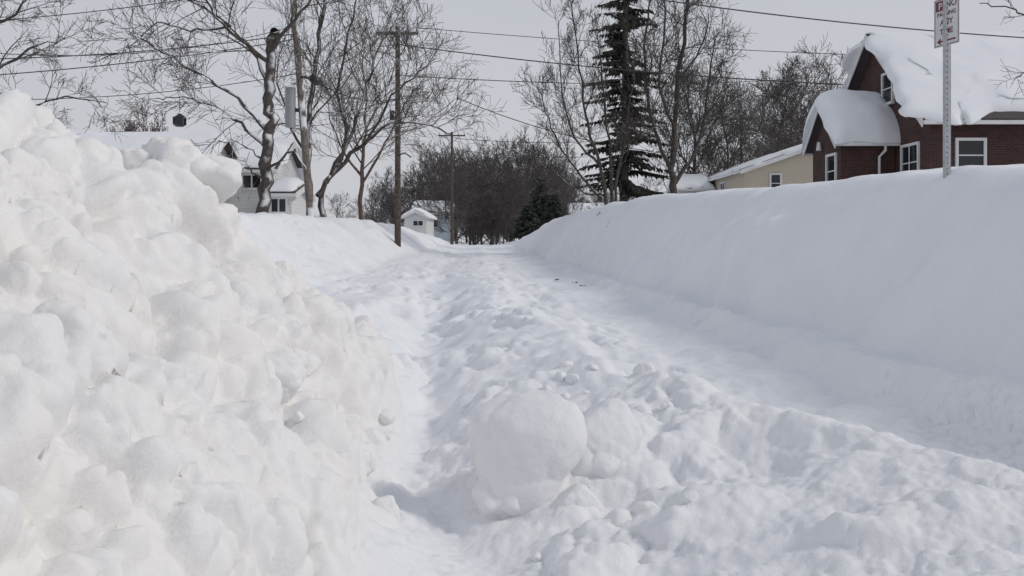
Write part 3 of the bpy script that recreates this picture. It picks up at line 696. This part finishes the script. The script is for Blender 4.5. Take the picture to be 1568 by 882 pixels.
# ------------------------------------------------------------ parking sign
sg=empty('parking_sign',(4.07,8.3,hz(4.07,8.3))); px,py=4.07,8.3
zt=E+2.36
prof=[(-.034,0),(-.022,0),(-.014,.024),(.014,.024),(.022,0),(.034,0),(.034,.004),(.024,.004),(.016,.028),(-.016,.028),(-.024,.004),(-.034,.004)]
yaw=math.radians(-72); cy,sy=math.cos(yaw),math.sin(yaw)
def R2(a,b): return (px+.03+a*cy-b*sy, py+a*sy+b*cy)
yawp=math.radians(160)
def R3(a,b): return (px+a*math.cos(yawp)-b*math.sin(yawp), py+a*math.sin(yawp)+b*math.cos(yawp))
V=[];n_=len(prof)
for z in (E-.3,zt):
    for a_,b_ in prof: V.append((*R3(a_,b_),z))
Fc=[tuple(range(n_))[::-1],tuple(range(n_,2*n_))]+[(i,(i+1)%n_,n_+(i+1)%n_,n_+i) for i in range(n_)]
meshobj('u_channel_post',V,Fc,M_galv,sg)
z=E+.55
V=[];Fc=[]
while z<zt-.05:
    c=len(V)
    for k in range(8):
        a_=math.cos(k*math.pi/4)*.006;zz=z+math.sin(k*math.pi/4)*.006; V.append((*R3(a_,.0288),zz))
    Fc.append(tuple(range(c,c+8))); z+=.05
meshobj('post_holes',V,Fc,M_dark,sg)
zc=E+(HV-33)/F*8.3
def plate(nm_,a0,a1,z0,z1,d0,d1,mat):
    V=[]
    for z in (z0,z1):
        for a_,b_ in ((a0,d0),(a1,d0),(a1,d1),(a0,d1)): V.append((*R2(a_,b_),z))
    return meshobj(nm_,V,[(0,3,2,1),(4,5,6,7),(0,1,5,4),(1,2,6,5),(2,3,7,6),(3,0,4,7)],mat,sg)
plate('plate',-.152,.152,zc-.228,zc+.228,-.042,-.039,M_sign)
for nm_,a0,a1,z0,z1 in (('border_l',-.143,-.137,-.219,.219),('border_r',.137,.143,-.219,.219),('border_t',-.137,.137,.213,.219),('border_b',-.137,.137,-.219,-.213)):
    plate(nm_,a0,a1,zc+z0,zc+z1,-.0435,-.0425,M_red)
plate('red_panel',-.13,-.02,zc+.11,zc+.205,-.0435,-.0425,M_red)
plate('arrow_shaft',-.07,.09,zc-.185,zc-.17,-.0435,-.0425,M_red)
V=[(*R2(a_,-.0432),zc+z_) for a_,z_ in ((-.07,-.145),(-.115,-.1775),(-.07,-.21))]; meshobj('arrow_head',V,[(0,1,2)],M_red,sg)
V=[(*R2(a_,-.0432),zc+z_) for a_,z_ in ((.09,-.19),(.115,-.1775),(.09,-.165))]; meshobj('arrow_tail',V,[(0,1,2)],M_red,sg)
def text(s_,a,z,size,mat=M_red):
    cu=bpy.data.curves.new('lettering_'+s_.lower(),'FONT'); cu.body=s_; cu.size=size; cu.align_x='CENTER'; cu.extrude=.0005; cu.offset=.001; cu.materials.append(mat)
    o=bpy.data.objects.new('lettering_'+s_.lower(),cu); sc.collection.objects.link(o)
    x_,y_=R2(a,-.0436); o.location=(x_,y_,z); o.rotation_euler=(math.radians(90),0,yaw); par(o,sg)
text('NO',.055,zc+.13,.085); text('PARKING',0,zc+.058,.054); text('ANY',0,zc-.028,.075); text('TIME',0,zc-.115,.075)
text('P',-.075,zc+.125,.09,M_sign)
for dz in (.17,-.14): cyl('bolt',(*R2(0,-.048),zc+dz),(*R2(0,-.04),zc+dz),.008,.008,M_galv,sg,8)

rng=random.Random(9);V=[];Fc=[]
for u,v,Y in ((853,420,21.8),(893,427,19),(880,424,20),(916,345,30),(932,352,26),(849,855,3.55)):
    x=gx(u,Y)
    for k in range(3):
        a=rng.uniform(0,6);xx=x+rng.gauss(0,.04);c=Vector((xx,Y+rng.gauss(0,.04),surf(xx,Y)+.01)); r=.0018*Y
        b=len(V); V+= [tuple(c+Vector((math.cos(a+j*1.57)*r*(1.3 if j%2 else .5),math.sin(a+j*1.57)*r*(1.3 if j%2 else .5),rng.uniform(0,r)))) for j in range(4)]; Fc.append((b,b+1,b+2,b+3))
meshobj('dead_leaves',V,Fc,M_leaf)

# ------------------------------------------------------------ light
sun_dir=Vector((.74,-.10,.56)).normalized()
w=bpy.data.worlds.new('World'); sc.world=w; w.use_nodes=True; nt=w.node_tree;N=nt.nodes;L=nt.links
bg=N['Background']; sky=N.new('ShaderNodeTexSky'); sky.sky_type='NISHITA'; sky.sun_disc=False
sky.sun_elevation=math.asin(sun_dir.z); sky.sun_rotation=math.atan2(sun_dir.x,sun_dir.y); sky.dust_density=6; sky.air_density=1.2
hs=N.new('ShaderNodeHueSaturation'); hs.inputs['Saturation'].default_value=.25; L.new(sky.outputs[0],hs.inputs['Color'])
tc=N.new('ShaderNodeTexCoord'); sp=N.new('ShaderNodeSeparateXYZ'); L.new(tc.outputs['Generated'],sp.inputs[0])
cr=N.new('ShaderNodeValToRGB'); cr.color_ramp.elements[0].position=0; cr.color_ramp.elements[1].position=.6
cr.color_ramp.elements[0].color=(.60,.61,.645,1); cr.color_ramp.elements[1].color=(.45,.48,.55,1); L.new(sp.outputs['Z'],cr.inputs[0])
no=N.new('ShaderNodeTexNoise'); no.inputs['Scale'].default_value=1.6; no.inputs['Detail'].default_value=3
mp=N.new('ShaderNodeMapping'); mp.inputs['Scale'].default_value=(1,1,3); L.new(tc.outputs['Generated'],mp.inputs[0]); L.new(mp.outputs[0],no.inputs['Vector'])
mr=N.new('ShaderNodeMapRange'); mr.inputs['To Min'].default_value=9.3; mr.inputs['To Max'].default_value=10.8; L.new(no.outputs['Fac'],mr.inputs['Value'])
vm=N.new('ShaderNodeVectorMath'); vm.operation='SCALE'; L.new(cr.outputs[0],vm.inputs[0]); L.new(mr.outputs[0],vm.inputs['Scale'])
mx=N.new('ShaderNodeMix'); mx.data_type='RGBA'; mx.inputs[0].default_value=.94; L.new(hs.outputs[0],mx.inputs[6]); L.new(vm.outputs[0],mx.inputs[7])
L.new(mx.outputs[2],bg.inputs['Color']); bg.inputs['Strength'].default_value=.1
sl=bpy.data.lights.new('sun','SUN'); sl.energy=1.22; sl.angle=math.radians(11); sl.color=(1,.94,.86)
so=bpy.data.objects.new('sun',sl); so.rotation_euler=sun_dir.to_track_quat('Z','Y').to_euler(); so.location=(20,-5,30); sc.collection.objects.link(so)
cam=bpy.data.cameras.new('camera'); cam.sensor_width=36; cam.lens=36*F/1568; cam.shift_y=-(441-HV)/1568; cam.clip_end=5000; cam.clip_start=.05
co=bpy.data.objects.new('camera',cam); co.location=(0,0,E); co.rotation_euler=(math.radians(90),0,0); sc.collection.objects.link(co); sc.camera=co
sc.view_settings.view_transform='Standard'; sc.view_settings.look='None'; sc.view_settings.exposure=0
